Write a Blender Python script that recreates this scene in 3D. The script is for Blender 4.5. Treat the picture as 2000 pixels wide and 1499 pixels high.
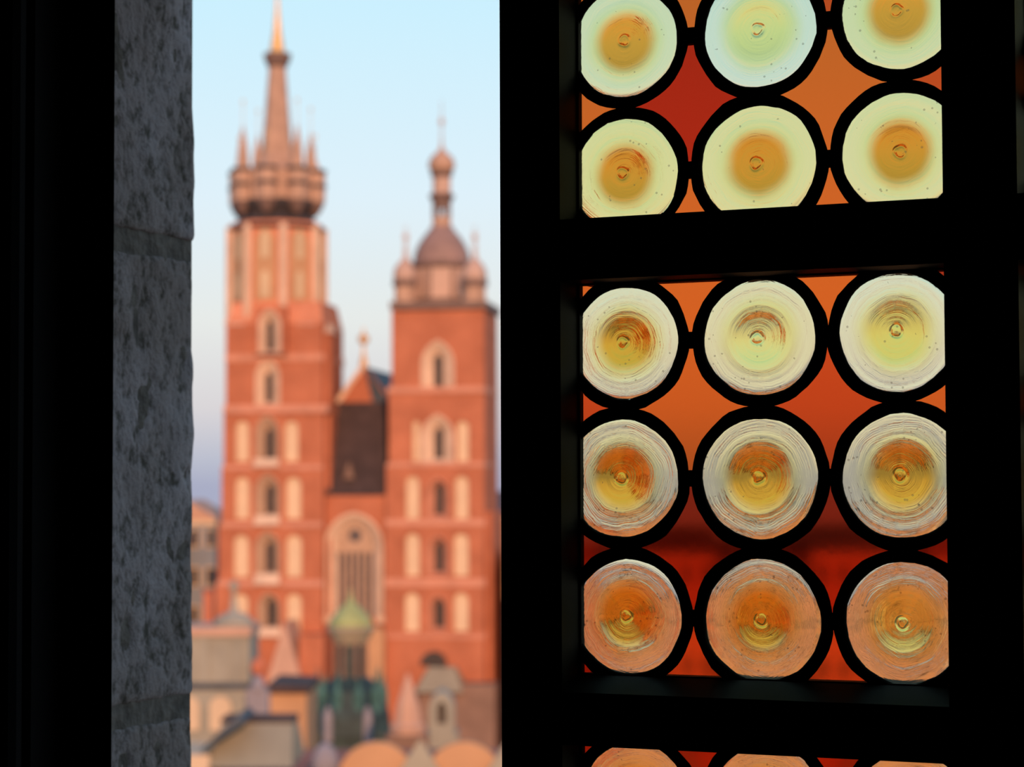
import bpy, bmesh, math, random
import numpy as np
from mathutils import Vector, Matrix, noise

for o in list(bpy.data.objects): bpy.data.objects.remove(o)
S = bpy.context.scene
C = S.collection
PI = math.pi

# ------------------------------------------------------------------ camera
ZC = 32.0                       # eye height above the square
FPX = 4300.0                    # focal length in pixels of the 2000 px frame
YAW = math.radians(24.4)
PITCH = math.radians(2.65)
ROLL = math.radians(-0.2)
MC = Matrix.Rotation(YAW, 3, 'Z') @ Matrix.Rotation(PI/2 + PITCH, 3, 'X') @ Matrix.Rotation(ROLL, 3, 'Z')
cam_d = bpy.data.cameras.new('camera'); cam = bpy.data.objects.new('camera', cam_d); C.objects.link(cam)
cam.matrix_world = Matrix.Translation((0, 0, ZC)) @ MC.to_4x4()
cam_d.sensor_width = 36.0; cam_d.lens = 36.0*FPX/2000.0
cam_d.clip_start = 0.05; cam_d.clip_end = 3000
cam_d.dof.use_dof = True; cam_d.dof.focus_distance = 1.72; cam_d.dof.aperture_fstop = 9.0
S.camera = cam

# ------------------------------------------------------------------ sky, sun, exposure
W = bpy.data.worlds.new('sky'); S.world = W; W.use_nodes = True
nt = W.node_tree; nt.nodes.clear()
tc = nt.nodes.new('ShaderNodeTexCoord'); sx = nt.nodes.new('ShaderNodeSeparateXYZ')
rp = nt.nodes.new('ShaderNodeValToRGB'); bg = nt.nodes.new('ShaderNodeBackground'); wo = nt.nodes.new('ShaderNodeOutputWorld')
nt.links.new(tc.outputs['Generated'], sx.inputs[0]); nt.links.new(sx.outputs['Z'], rp.inputs[0])
nt.links.new(rp.outputs[0], bg.inputs[0]); nt.links.new(bg.outputs[0], wo.inputs[0])
stops = [(0.0, (.40, .42, .56)), (.012, (.50, .52, .62)), (.035, (.70, .67, .69)), (.075, (.80, .83, .81)), (.13, (.74, .88, .96)),
         (.215, (.60, .87, 1.0)), (.5, (.34, .60, .92)), (1.0, (.20, .40, .75))]
while len(rp.color_ramp.elements) < len(stops): rp.color_ramp.elements.new(0.5)
for e, (p, c) in zip(rp.color_ramp.elements, stops): e.position = p; e.color = (*c, 1)
bg.inputs[1].default_value = 1.0

def cam_dir(az, el):            # a direction given to the right of the view axis and above the horizon
    a = -az + 0.0
    d = Vector((math.sin(az)*math.cos(el), math.cos(az)*math.cos(el), math.sin(el)))
    return Matrix.Rotation(YAW, 3, 'Z') @ d
sun_d = bpy.data.lights.new('sun', 'SUN'); sun = bpy.data.objects.new('sun', sun_d); C.objects.link(sun)
sun_d.energy = 4.2; sun_d.color = (1.0, .56, .32); sun_d.angle = math.radians(0.6)
to_sun = cam_dir(PI - math.radians(9), math.radians(13))     # low evening sun behind the viewer's right shoulder
sun.rotation_euler = to_sun.to_track_quat('Z', 'Y').to_euler(); sun.location = (0, 0, 90)
vs = S.view_settings
vs.view_transform = 'Standard'; vs.look = 'None'; vs.gamma = 1.0; vs.use_curve_mapping = False; vs.exposure = 0.0

# ------------------------------------------------------------------ helpers
def ray(u, v):
    return MC @ Vector(((u-1000)/FPX, (749.5-v)/FPX, -1.0))
def on_y(u, v, y):              # where the line of sight through a pixel meets the wall-parallel plane Y = y
    d = ray(u, v); t = y/d.y
    return Vector((d.x*t, y, ZC + d.z*t))
FWD = Vector((-math.sin(YAW), math.cos(YAW), 0)); RGT = Vector((math.cos(YAW), math.sin(YAW), 0))
def at(u, v, d):                # at a distance d straight ahead: (offset to the right, height)
    r = ray(u, v); t = d/r.dot(FWD)
    return r.dot(RGT)*t, ZC + r.z*t
def wpos(x, d, z=0.0):
    p = RGT*x + FWD*d
    return Vector((p.x, p.y, z))

class MB:
    def __init__(s): s.v = []; s.f = []
    def add(s, vs_, fs): n = len(s.v); s.v += [tuple(p) for p in vs_]; s.f += [tuple(i+n for i in f) for f in fs]; return s
    def box(s, x0, x1, y0, y1, z0, z1):
        return s.add([(x0,y0,z0),(x1,y0,z0),(x1,y1,z0),(x0,y1,z0),(x0,y0,z1),(x1,y0,z1),(x1,y1,z1),(x0,y1,z1)],
                     [(3,2,1,0),(4,5,6,7),(0,1,5,4),(1,2,6,5),(2,3,7,6),(3,0,4,7)])
    def taper(s, x0, x1, y0, y1, z0, X0, X1, Y0, Y1, z1):
        return s.add([(x0,y0,z0),(x1,y0,z0),(x1,y1,z0),(x0,y1,z0),(X0,Y0,z1),(X1,Y0,z1),(X1,Y1,z1),(X0,Y1,z1)],
                     [(3,2,1,0),(4,5,6,7),(0,1,5,4),(1,2,6,5),(2,3,7,6),(3,0,4,7)])
    def prism(s, loop, y0, y1):     # loop of (x, z), counter-clockwise seen from -Y
        n = len(loop)
        vv = [(x, y0, z) for x, z in loop] + [(x, y1, z) for x, z in loop]
        return s.add(vv, [tuple(range(n)), tuple(range(2*n-1, n-1, -1))] + [((i+1) % n, i, n+i, n+(i+1) % n) for i in range(n)])
    def lathe(s, prof, n=16, cx=0, cy=0, ph=0.0):   # prof of (r, z) from bottom to top
        vv = []; ff = []
        for r, z in prof:
            vv += [(cx + r*math.sin(ph+2*PI*k/n), cy - r*math.cos(ph+2*PI*k/n), z) for k in range(n)]
        for j in range(len(prof)-1):
            for k in range(n):
                a = j*n+k; b = j*n+(k+1) % n
                ff.append((a, b, b+n, a+n))
        ff.append(tuple(range(n-1, -1, -1))); m = (len(prof)-1)*n; ff.append(tuple(range(m, m+n)))
        return s.add(vv, ff)
    def funnel(s, A, ya, B, yb):    # skin between two loops of equal length
        n = len(A)
        return s.add([(x, ya, z) for x, z in A] + [(x, yb, z) for x, z in B], [(i, (i+1) % n, n+(i+1) % n, n+i) for i in range(n)])
    def build(s, name, mat, parent=None, smooth=False):
        me = bpy.data.meshes.new(name); me.from_pydata(s.v, [], s.f); me.update()
        me.materials.append(mat)
        if smooth: me.shade_smooth()
        o = bpy.data.objects.new(name, me); C.objects.link(o); o.parent = parent
        return o
def link(name, me, parent=None, loc=(0, 0, 0)):
    o = bpy.data.objects.new(name, me); C.objects.link(o); o.parent = parent; o.location = loc
    return o
def empty(name, loc=(0, 0, 0), rz=0.0, parent=None):
    o = bpy.data.objects.new(name, None); C.objects.link(o); o.location = loc; o.rotation_euler = (0, 0, rz); o.parent = parent
    o.empty_display_size = .1
    return o
def tag(o, label=None, cat=None, group=None, kind=None):
    if label: o['label'] = label
    if cat: o['category'] = cat
    if group: o['group'] = group
    if kind: o['kind'] = kind
    return o
def arch(cx, z0, w, h, n=7, round_=False, k_=1.45):      # pointed (or round) arch outline
    hw = w/2; rise = hw*(1.0 if round_ else k_); zs = z0 + h - rise
    pts = [(cx-hw, z0), (cx+hw, z0)]
    for k in range(n+1):
        t = k/n
        if round_: a = t*PI/2; pts.append((cx+hw*math.cos(a), zs+rise*math.sin(a)))
        else:
            Rr = (hw*hw+rise*rise)/(2*hw); amax = math.asin(rise/Rr); a = t*amax
            pts.append((cx+hw-Rr+Rr*math.cos(a), zs+Rr*math.sin(a)))
    right = pts[2:]
    pts += [(2*cx-x, z) for x, z in right[-2::-1]]
    return pts
def pierced(outline, holes, y, depth):          # wall face at Y = y with real recesses
    bm = bmesh.new(); es = []
    for lp in [outline]+holes:
        vv = [bm.verts.new((x, y, z)) for x, z in lp]
        es += [bm.edges.new((vv[i], vv[(i+1) % len(vv)])) for i in range(len(vv))]
    bmesh.ops.triangle_fill(bm, use_beauty=True, use_dissolve=False, edges=es, normal=(0, -1, 0))
    bm.verts.index_update()
    m = MB(); m.add([v.co[:] for v in bm.verts], [[v.index for v in f.verts] for f in bm.faces]); bm.free()
    for lp in holes: m.funnel(lp, y, lp, y+depth)
    return m

# ------------------------------------------------------------------ materials
def newmat(name):
    m = bpy.data.materials.new(name); m.use_nodes = True
    return m, m.node_tree, m.node_tree.nodes['Principled BSDF']
def lin(r, g, b): return tuple(((c/255+.055)/1.055)**2.4 if c > 10 else c/255/12.92 for c in (r, g, b))
def plain(name, col, rough=.8, var=.18, scale=1.0, bump=0.0, metal=0.0, spec=.3):
    m, t, b = newmat(name); N = t.nodes; L = t.links
    tcn = N.new('ShaderNodeTexCoord'); nz = N.new('ShaderNodeTexNoise'); nz.inputs['Scale'].default_value = scale; nz.inputs['Detail'].default_value = 5
    L.new(tcn.outputs['Object'], nz.inputs['Vector'])
    r = N.new('ShaderNodeValToRGB'); e = r.color_ramp.elements
    e[0].position = .3; e[1].position = .7
    e[0].color = (*[c*(1-var) for c in col], 1); e[1].color = (*[min(1, c*(1+var)) for c in col], 1)
    L.new(nz.outputs['Fac'], r.inputs[0]); L.new(r.outputs[0], b.inputs['Base Color'])
    b.inputs['Roughness'].default_value = rough; b.inputs['Metallic'].default_value = metal; b.inputs['Specular IOR Level'].default_value = spec
    if bump:
        bp = N.new('ShaderNodeBump'); bp.inputs['Distance'].default_value = bump; L.new(nz.outputs['Fac'], bp.inputs['Height']); L.new(bp.outputs[0], b.inputs['Normal'])
    return m
def brickmat(name, c1, c2, mortar):
    m, t, b = newmat(name); N = t.nodes; L = t.links
    tcn = N.new('ShaderNodeTexCoord'); mp = N.new('ShaderNodeMapping'); mp.inputs['Rotation'].default_value = (PI/2, 0, 0)
    br = N.new('ShaderNodeTexBrick'); br.inputs['Scale'].default_value = 1.6; br.inputs['Color1'].default_value = (*c1, 1); br.inputs['Color2'].default_value = (*c2, 1)
    br.inputs['Mortar'].default_value = (*mortar, 1); br.inputs['Mortar Size'].default_value = .012
    nz = N.new('ShaderNodeTexNoise'); nz.inputs['Scale'].default_value = .35; nz.inputs['Detail'].default_value = 6
    mx = N.new('ShaderNodeMix'); mx.data_type = 'RGBA'; mx.blend_type = 'MULTIPLY'; mx.inputs['Factor'].default_value = 1.0
    r = N.new('ShaderNodeValToRGB'); r.color_ramp.elements[0].position = .3; r.color_ramp.elements[1].position = .72
    r.color_ramp.elements[0].color = (.72, .68, .66, 1); r.color_ramp.elements[1].color = (1, 1, 1, 1)
    L.new(tcn.outputs['Object'], mp.inputs[0]); L.new(mp.outputs[0], br.inputs['Vector']); L.new(tcn.outputs['Object'], nz.inputs['Vector'])
    L.new(nz.outputs['Fac'], r.inputs[0]); L.new(br.outputs['Color'], mx.inputs['A']); L.new(r.outputs[0], mx.inputs['B'])
    L.new(mx.outputs['Result'], b.inputs['Base Color']); b.inputs['Roughness'].default_value = .9; b.inputs['Specular IOR Level'].default_value = .15
    return m
M = {}
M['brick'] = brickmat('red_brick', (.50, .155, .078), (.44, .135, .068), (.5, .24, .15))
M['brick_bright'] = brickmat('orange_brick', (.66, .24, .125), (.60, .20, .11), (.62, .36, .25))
M['sandstone'] = plain('pale_sandstone', (.60, .40, .28), .85, .12, .6)
M['plaster'] = plain('niche_plaster', (.62, .43, .28), .9, .08, .5)
M['string'] = plain('weathered_stone_band', (.50, .21, .13), .85, .15, .8)
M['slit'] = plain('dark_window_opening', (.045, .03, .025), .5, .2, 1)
M['tracery'] = plain('tracery_stone', (.42, .26, .17), .85, .15, 2)
M['glassdark'] = plain('leaded_church_glass', (.10, .075, .07), .35, .3, 2)
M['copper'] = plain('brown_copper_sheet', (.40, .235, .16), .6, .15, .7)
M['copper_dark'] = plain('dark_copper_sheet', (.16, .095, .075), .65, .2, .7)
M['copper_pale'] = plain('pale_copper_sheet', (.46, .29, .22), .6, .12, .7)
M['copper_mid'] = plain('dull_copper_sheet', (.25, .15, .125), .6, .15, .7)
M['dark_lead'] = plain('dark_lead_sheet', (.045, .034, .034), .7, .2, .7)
M['tan_stone'] = plain('tan_stone', (.52, .37, .23), .85, .12, .7)
M['shade_brown'] = plain('shade_brown_plaster', (.21, .12, .085), .9, .2, .5)  # the porch's shade is put into this brown; smaller parts share it
M['gold'] = plain('gilded_metal', (.65, .38, .15), .45, .1, 2, metal=.3)
M['slate'] = plain('dark_brown_roof', (.055, .032, .028), .85, .25, .8)
M['slate_blue'] = plain('blue_grey_roof', (.05, .06, .075), .7, .25, .8)
M['patina'] = plain('green_copper_patina', (.05, .12, .105), .7, .45, 1.2)
M['patina_dark'] = plain('dark_green_bronze', (.022, .04, .04), .6, .4, 1.2)
M['goldgreen'] = plain('yellow_green_copper', (.28, .30, .12), .6, .25, .8)
M['shade_greystone'] = plain('shade_grey_limestone', (.28, .255, .205), .9, .15, .6)  # greyed so the pavilion walls read as shaded; the dormer shares it
M['lilacstone'] = plain('lilac_grey_stone', (.24, .21, .23), .9, .12, .8)
M['orangeplaster'] = plain('orange_plaster', (.45, .24, .125), .9, .1, .4)
M['pinkplaster'] = plain('pink_plaster', (.48, .28, .20), .9, .1, .4)
M['salmon'] = plain('salmon_plaster', (.50, .27, .18), .9, .08, .3)
M['terracotta'] = plain('terracotta_plaster', (.45, .14, .075), .9, .12, .3)
M['cream'] = plain('cream_plaster', (.55, .40, .27), .9, .08, .3)
M['greyblue'] = plain('grey_blue_plaster', (.20, .23, .28), .9, .12, .3)
M['tileroof'] = plain('red_tile_roof', (.28, .09, .06), .85, .25, .8)
M['tanroof'] = plain('tan_metal_roof', (.30, .245, .165), .8, .12, .5)
M['cobble'] = plain('square_paving', (.20, .17, .15), .9, .2, .15)
M['winpane'] = plain('house_window_glass', (.05, .05, .06), .2, .2, .8)
M['wood'] = plain('black_varnished_wood', (.006, .0052, .0046), .6, .35, 14, spec=.08)
M['lead'] = plain('blackened_lead', (.010, .0095, .009), .65, .3, 60, bump=.0006, spec=.12)
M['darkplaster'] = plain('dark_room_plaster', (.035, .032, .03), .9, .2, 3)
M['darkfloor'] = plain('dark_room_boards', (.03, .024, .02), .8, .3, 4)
M['mortar'] = plain('grey_lime_mortar', (.17, .14, .11), .95, .35, 60, bump=.006)

def stonemat():
    m, t, b = newmat('rough_grey_stone'); N = t.nodes; L = t.links
    tcn = N.new('ShaderNodeTexCoord'); mp = N.new('ShaderNodeMapping'); mp.inputs['Scale'].default_value = (1, 1.0, .7)
    L.new(tcn.outputs['Object'], mp.inputs[0])
    n1 = N.new('ShaderNodeTexNoise'); n1.inputs['Scale'].default_value = 75; n1.inputs['Detail'].default_value = 8; n1.inputs['Roughness'].default_value = .65
    n2 = N.new('ShaderNodeTexNoise'); n2.inputs['Scale'].default_value = 7; n2.inputs['Detail'].default_value = 4
    L.new(mp.outputs[0], n1.inputs['Vector']); L.new(mp.outputs[0], n2.inputs['Vector'])
    r1 = N.new('ShaderNodeValToRGB'); e = r1.color_ramp.elements
    e[0].position = .35; e[0].color = (.17, .15, .12, 1); e[1].position = .50; e[1].color = (.56, .475, .45, 1)
    r2 = N.new('ShaderNodeValToRGB'); e = r2.color_ramp.elements
    e[0].position = .38; e[0].color = (.70, .66, .60, 1); e[1].position = .62; e[1].color = (1, 1, 1, 1)
    L.new(n1.outputs['Fac'], r1.inputs[0]); L.new(n2.outputs['Fac'], r2.inputs[0])
    mx = N.new('ShaderNodeMix'); mx.data_type = 'RGBA'; mx.blend_type = 'MULTIPLY'; mx.inputs['Factor'].default_value = 1
    L.new(r1.outputs[0], mx.inputs['A']); L.new(r2.outputs[0], mx.inputs['B']); L.new(mx.outputs['Result'], b.inputs['Base Color'])
    bp = N.new('ShaderNodeBump'); bp.inputs['Distance'].default_value = .010; bp.inputs['Strength'].default_value = 1.0
    L.new(n1.outputs['Fac'], bp.inputs['Height']); L.new(bp.outputs[0], b.inputs['Normal'])
    b.inputs['Roughness'].default_value = .95; b.inputs['Specular IOR Level'].default_value = .1
    return m
M['stone'] = stonemat()

RG = 0.0465                     # nominal radius of a glass roundel
def roundelmat():
    m, t, b = newmat('crown_glass'); N = t.nodes; L = t.links
    def math_(op, a=None, b_=None, c=None):
        n = N.new('ShaderNodeMath'); n.operation = op
        for i, x in enumerate((a, b_, c)):
            if x is None: continue
            if isinstance(x, (int, float)): n.inputs[i].default_value = x
            else: L.new(x, n.inputs[i])
        return n.outputs[0]
    tcn = N.new('ShaderNodeTexCoord'); oi = N.new('ShaderNodeObjectInfo')
    sep = N.new('ShaderNodeSeparateXYZ'); L.new(tcn.outputs['Object'], sep.inputs[0])
    r = math_('DIVIDE', math_('SQRT', math_('ADD', math_('MULTIPLY', sep.outputs['X'], sep.outputs['X']), math_('MULTIPLY', sep.outputs['Z'], sep.outputs['Z']))), RG)
    off = N.new('ShaderNodeCombineXYZ'); L.new(math_('MULTIPLY', oi.outputs['Random'], 37.0), off.inputs[1])
    va = N.new('ShaderNodeVectorMath'); va.operation = 'ADD'; L.new(tcn.outputs['Object'], va.inputs[0]); L.new(off.outputs[0], va.inputs[1])
    nz = N.new('ShaderNodeTexNoise'); nz.inputs['Scale'].default_value = 28; nz.inputs['Detail'].default_value = 3; L.new(va.outputs[0], nz.inputs['Vector'])
    nd = math_('SUBTRACT', nz.outputs['Fac'], .5)
    rd = math_('ADD', r, math_('MULTIPLY', nd, .16))
    # tint: thick amber middle, yellow-green shoulder, pale rim
    ring = N.new('ShaderNodeMix'); ring.data_type = 'RGBA'; ring.inputs['A'].default_value = (.93, .865, .62, 1); ring.inputs['B'].default_value = (1.0, .80, .29, 1)
    L.new(oi.outputs['Alpha'], ring.inputs['Factor'])
    sh = N.new('ShaderNodeMapRange'); sh.interpolation_type = 'SMOOTHSTEP'; sh.inputs['From Min'].default_value = .84; sh.inputs['From Max'].default_value = .52
    L.new(rd, sh.inputs['Value'])
    m1 = N.new('ShaderNodeMix'); m1.data_type = 'RGBA'; m1.blend_type = 'MIX'; L.new(math_('MULTIPLY', sh.outputs[0], .75), m1.inputs['Factor']); L.new(ring.outputs['Result'], m1.inputs['A']); m1.inputs['B'].default_value = (.88, .78, .28, 1)
    ce = N.new('ShaderNodeMapRange'); ce.interpolation_type = 'SMOOTHSTEP'; ce.inputs['From Min'].default_value = .66; ce.inputs['From Max'].default_value = .36
    L.new(rd, ce.inputs['Value'])
    m2 = N.new('ShaderNodeMix'); m2.data_type = 'RGBA'; L.new(ce.outputs[0], m2.inputs['Factor']); L.new(m1.outputs['Result'], m2.inputs['A']); L.new(oi.outputs['Color'], m2.inputs['B'])
    # specks of dirt and seeds in the glass
    vo = N.new('ShaderNodeTexVoronoi'); vo.inputs['Scale'].default_value = 170; L.new(va.outputs[0], vo.inputs['Vector'])
    n3 = N.new('ShaderNodeTexNoise'); n3.inputs['Scale'].default_value = 60; L.new(va.outputs[0], n3.inputs['Vector'])
    sp = math_('MULTIPLY', math_('LESS_THAN', vo.outputs['Distance'], .16), math_('GREATER_THAN', n3.outputs['Fac'], .585))
    m3 = N.new('ShaderNodeMix'); m3.data_type = 'RGBA'; L.new(math_('MULTIPLY', sp, .7), m3.inputs['Factor']); L.new(m2.outputs['Result'], m3.inputs['A']); m3.inputs['B'].default_value = (.12, .09, .06, 1)
    L.new(m3.outputs['Result'], b.inputs['Base Color'])
    # spun ripples: uneven rings around the middle
    st = N.new('ShaderNodeMapping'); L.new(va.outputs[0], st.inputs[0])
    n4 = N.new('ShaderNodeTexNoise'); n4.inputs['Scale'].default_value = 40; n4.inputs['Detail'].default_value = 2; L.new(va.outputs[0], n4.inputs['Vector'])
    rr = math_('ADD', math_('MULTIPLY', r, 34.0), math_('MULTIPLY', n4.outputs['Fac'], 7.0))
    n5 = N.new('ShaderNodeTexNoise'); n5.noise_dimensions = '2D'; n5.inputs['Scale'].default_value = 1.0; n5.inputs['Detail'].default_value = 3
    cv = N.new('ShaderNodeCombineXYZ'); L.new(rr, cv.inputs[0]); L.new(math_('MULTIPLY', oi.outputs['Random'], 91.0), cv.inputs[1]); L.new(cv.outputs[0], n5.inputs['Vector'])
    hgt = math_('ADD', n5.outputs['Fac'], math_('MULTIPLY', nz.outputs['Fac'], .5))
    bp = N.new('ShaderNodeBump'); bp.inputs['Distance'].default_value = .00013; bp.inputs['Strength'].default_value = 1.0
    L.new(hgt, bp.inputs['Height']); L.new(bp.outputs[0], b.inputs['Normal'])
    b.inputs['Transmission Weight'].default_value = 1.0; b.inputs['Roughness'].default_value = 0.0; b.inputs['IOR'].default_value = 1.5
    return m
M['crown'] = roundelmat()
def quarrymat():
    m, t, b = newmat('orange_pot_glass'); N = t.nodes; L = t.links
    oi = N.new('ShaderNodeObjectInfo'); L.new(oi.outputs['Color'], b.inputs['Base Color'])
    tcn = N.new('ShaderNodeTexCoord'); nz = N.new('ShaderNodeTexNoise'); nz.inputs['Scale'].default_value = 60; L.new(tcn.outputs['Object'], nz.inputs['Vector'])
    bp = N.new('ShaderNodeBump'); bp.inputs['Distance'].default_value = .00003; L.new(nz.outputs['Fac'], bp.inputs['Height']); L.new(bp.outputs[0], b.inputs['Normal'])
    b.inputs['Transmission Weight'].default_value = 1.0; b.inputs['Roughness'].default_value = .06; b.inputs['IOR'].default_value = 1.5
    return m
M['quarry'] = quarrymat()

# ------------------------------------------------------------------ the room and its stone wall
YF, YG, YB = 1.60, 1.64, 1.665          # front, glass and back planes of the casement
XS = -1.22                              # stone jamb on the open side
XR = 0.14                               # stone jamb on the other side
YO = on_y(388, 750, 1.0); YO = XS/(YO.x)        # outer face of the wall: the stone's edge ends there
ZB, ZT = ZC-.60, ZC+.64
x0r, x1r, y0r, zf, zt = -3.2, 3.0, -3.0, ZC-1.6, ZC+1.5
def struct(name, m, mat): return tag(m.build(name, M[mat]), kind='structure')
wf = MB(); YI = 1.60
wf.box(x0r-.3, XS-.005, YI+.07, YO-.006, zf-.3, zt+.3); wf.box(XR+.005, x1r+.3, YI+.07, YO-.006, zf-.3, zt+.3)
wf.box(XS-.005, XR+.005, YI+.07, YO-.006, zf-.3, ZB-.012); wf.box(XS-.005, XR+.005, YI+.07, YO-.006, ZT+.012, zt+.3)
wall = struct('wall_front', wf, 'mortar'); tag(wall, 'thick tower wall of rough grey stone around the window', 'wall')
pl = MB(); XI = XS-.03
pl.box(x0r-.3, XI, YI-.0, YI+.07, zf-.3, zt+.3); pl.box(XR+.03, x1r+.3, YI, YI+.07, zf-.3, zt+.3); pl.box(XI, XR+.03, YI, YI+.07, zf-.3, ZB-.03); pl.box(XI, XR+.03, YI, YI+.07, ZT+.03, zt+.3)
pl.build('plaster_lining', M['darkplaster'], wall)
for nm, bx, mt in (('wall_left', (x0r-.3, x0r, y0r, YI, zf, zt), 'darkplaster'), ('wall_right', (x1r, x1r+.3, y0r, YI, zf, zt), 'darkplaster'),
                   ('wall_back', (x0r-.3, x1r+.3, y0r-.3, y0r, zf, zt), 'darkplaster'), ('floor', (x0r-.3, x1r+.3, y0r-.3, YI, zf-.3, zf), 'darkfloor'),
                   ('ceiling', (x0r-.3, x1r+.3, y0r-.3, YI, zt, zt+.3), 'darkplaster')):
    o = struct(nm, MB().box(*bx), mt); tag(o, 'plain dark %s of the tower room' % nm.split('_')[0], nm.split('_')[0])

def stone(x0, x1, y0, y1, z0, z1, seed, nx=10, ny=26, nz=60, amp=.0028):
    bm = bmesh.new(); idx = {}
    sx_, sy_, sz_ = x1-x0, y1-y0, z1-z0; c = Vector(((x0+x1)/2, (y0+y1)/2, (z0+z1)/2))
    def vert(i, j, k):
        key = (i, j, k)
        if key in idx: return idx[key]
        p = Vector((x0+sx_*i/nx, y0+sy_*j/ny, z0+sz_*k/nz))
        q = p.copy(); rad = .010                       # worn edges
        for a, (lo, hi) in enumerate(((x0, x1), (y0, y1), (z0, z1))):
            pass
        inner = Vector((min(max(p.x, x0+rad), x1-rad), min(max(p.y, y0+rad), y1-rad), min(max(p.z, z0+rad), z1-rad)))
        d = p-inner
        if d.length > 1e-6:
            q = inner + d.normalized()*min(d.length, rad)
        nrm = (q-inner).normalized() if d.length > 1e-6 else (p-c).normalized()
        s = Vector((q.x*18+seed, q.y*18, q.z*9))
        h = noise.fractal(s, .8, 2.1, 4)*amp + noise.noise(Vector((q.x*60+seed, q.y*60, q.z*26)))*amp*.45
        pit = noise.noise(Vector((q.x*75-seed, q.y*75, q.z*38)))
        if pit > .45: h -= (pit-.45)*.014
        q += nrm*(h-.003)
        idx[key] = bm.verts.new(q-c); return idx[key]
    def grid(fn, a, b):
        for i in range(a):
            for j in range(b):
                bm.faces.new((fn(i, j), fn(i+1, j), fn(i+1, j+1), fn(i, j+1)))
    grid(lambda i, j: vert(nx, i, j), ny, nz); grid(lambda i, j: vert(0, ny-i, j), ny, nz)
    grid(lambda i, j: vert(i, 0, j), nx, nz); grid(lambda i, j: vert(nx-i, ny, j), nx, nz)
    grid(lambda i, j: vert(i, j, nz), nx, ny); grid(lambda i, j: vert(nx-i, j, 0), nx, ny)
    me = bpy.data.meshes.new('stone_block'); bm.to_mesh(me); bm.free(); me.materials.append(M['stone']); me.shade_smooth()
    return link('stone_block', me, wall, c)
zj1 = on_y(305, 478, (YO+1.77)/2).z; zj2 = on_y(305, 1390, (YO+1.77)/2).z
hj = zj1-zj2; J = .0065
zz = [zj2-2*hj, zj2-hj, zj2, zj1, zj1+hj, zj1+2*hj]
for i in range(5):
    a, b = max(zz[i]+J, zf-.25), min(zz[i+1]-J, zt+.25)
    big = 0 < i < 4
    stone(XS-.34, XS, YI+.075, YO, a, b, 3.1*i, ny=44 if big else 12, nz=90 if big else 20)
    stone(XR, XR+.34, YI+.075, YO, a, b, 3.1*i+50, nx=6, ny=8, nz=16)
for i in range(3):
    w = (XR-XS)/3
    stone(XS+w*i+.006, XS+w*(i+1)-.006, YI+.075, YO+.03, ZB-.16, ZB-.02, 80+i*4, nx=16, ny=10, nz=8)
    stone(XS+w*i+.006, XS+w*(i+1)-.006, YI+.075, YO, ZT+.02, ZT+.3, 95+i*4, nx=16, ny=10, nz=8)

# ------------------------------------------------------------------ fixed window frame (dark wood)
XJ = on_y(221, 750, 1.655).x               # edge of the wooden jamb against the stone
XL = on_y(978, 750, YF).x               # meeting edge of the closed casement
XA = on_y(1095, 750, YF).x              # left light, left edge
XB = on_y(1846, 750, YF).x              # left light, right edge
XM = on_y(1992, 750, YF).x              # second light, left edge
XE = XM+(XB-XA); XF = XE+.05
fr = empty('trim_1', (XJ, YB, ZB)); tag(fr, 'fixed black wooden frame built into the stone window opening', 'window frame', kind='structure')
def part(m, name, mat, parent, off):
    o = m.build(name, M[mat]); o.data.transform(Matrix.Translation(-Vector(off))); o.parent = parent; return o
fo = fr.location.copy()
XK = on_y(130, 750, 1.655).x
j = MB(); j.add([(XS-.028, 1.655, ZB), (XJ, 1.655, ZB), (XJ-.05, YB+.03, ZB), (XS-.028, YB+.03, ZB), (XS-.028, 1.655, ZT), (XJ, 1.655, ZT), (XJ-.05, YB+.03, ZT), (XS-.028, YB+.03, ZT)], [(3,2,1,0),(4,5,6,7),(0,1,5,4),(1,2,6,5),(2,3,7,6),(3,0,4,7)]); j.box(XS-.028, XK, YF+.005, 1.655, ZB, ZT); part(j, 'jamb', 'wood', fr, fo)
j = MB(); j.lathe([(.012, ZB+.03), (.012, ZT-.03)], 10, XK-.013, YF-.010); part(j, 'bead', 'wood', fr, fo)
j = MB(); j.box(XF+.004, XR+.026, YF+.005, YB+.03, ZB, ZT); part(j, 'jamb', 'wood', fr, fo)
j = MB(); j.box(XS-.028, XR+.026, YF+.005, YB+.03, ZB-.018, ZB-.0005); part(j, 'sill_rail', 'wood', fr, fo)
j = MB(); j.box(XS-.028, XR+.026, YF+.005, YB+.03, ZT+.0005, ZT+.025); part(j, 'head_rail', 'wood', fr, fo)

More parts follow.
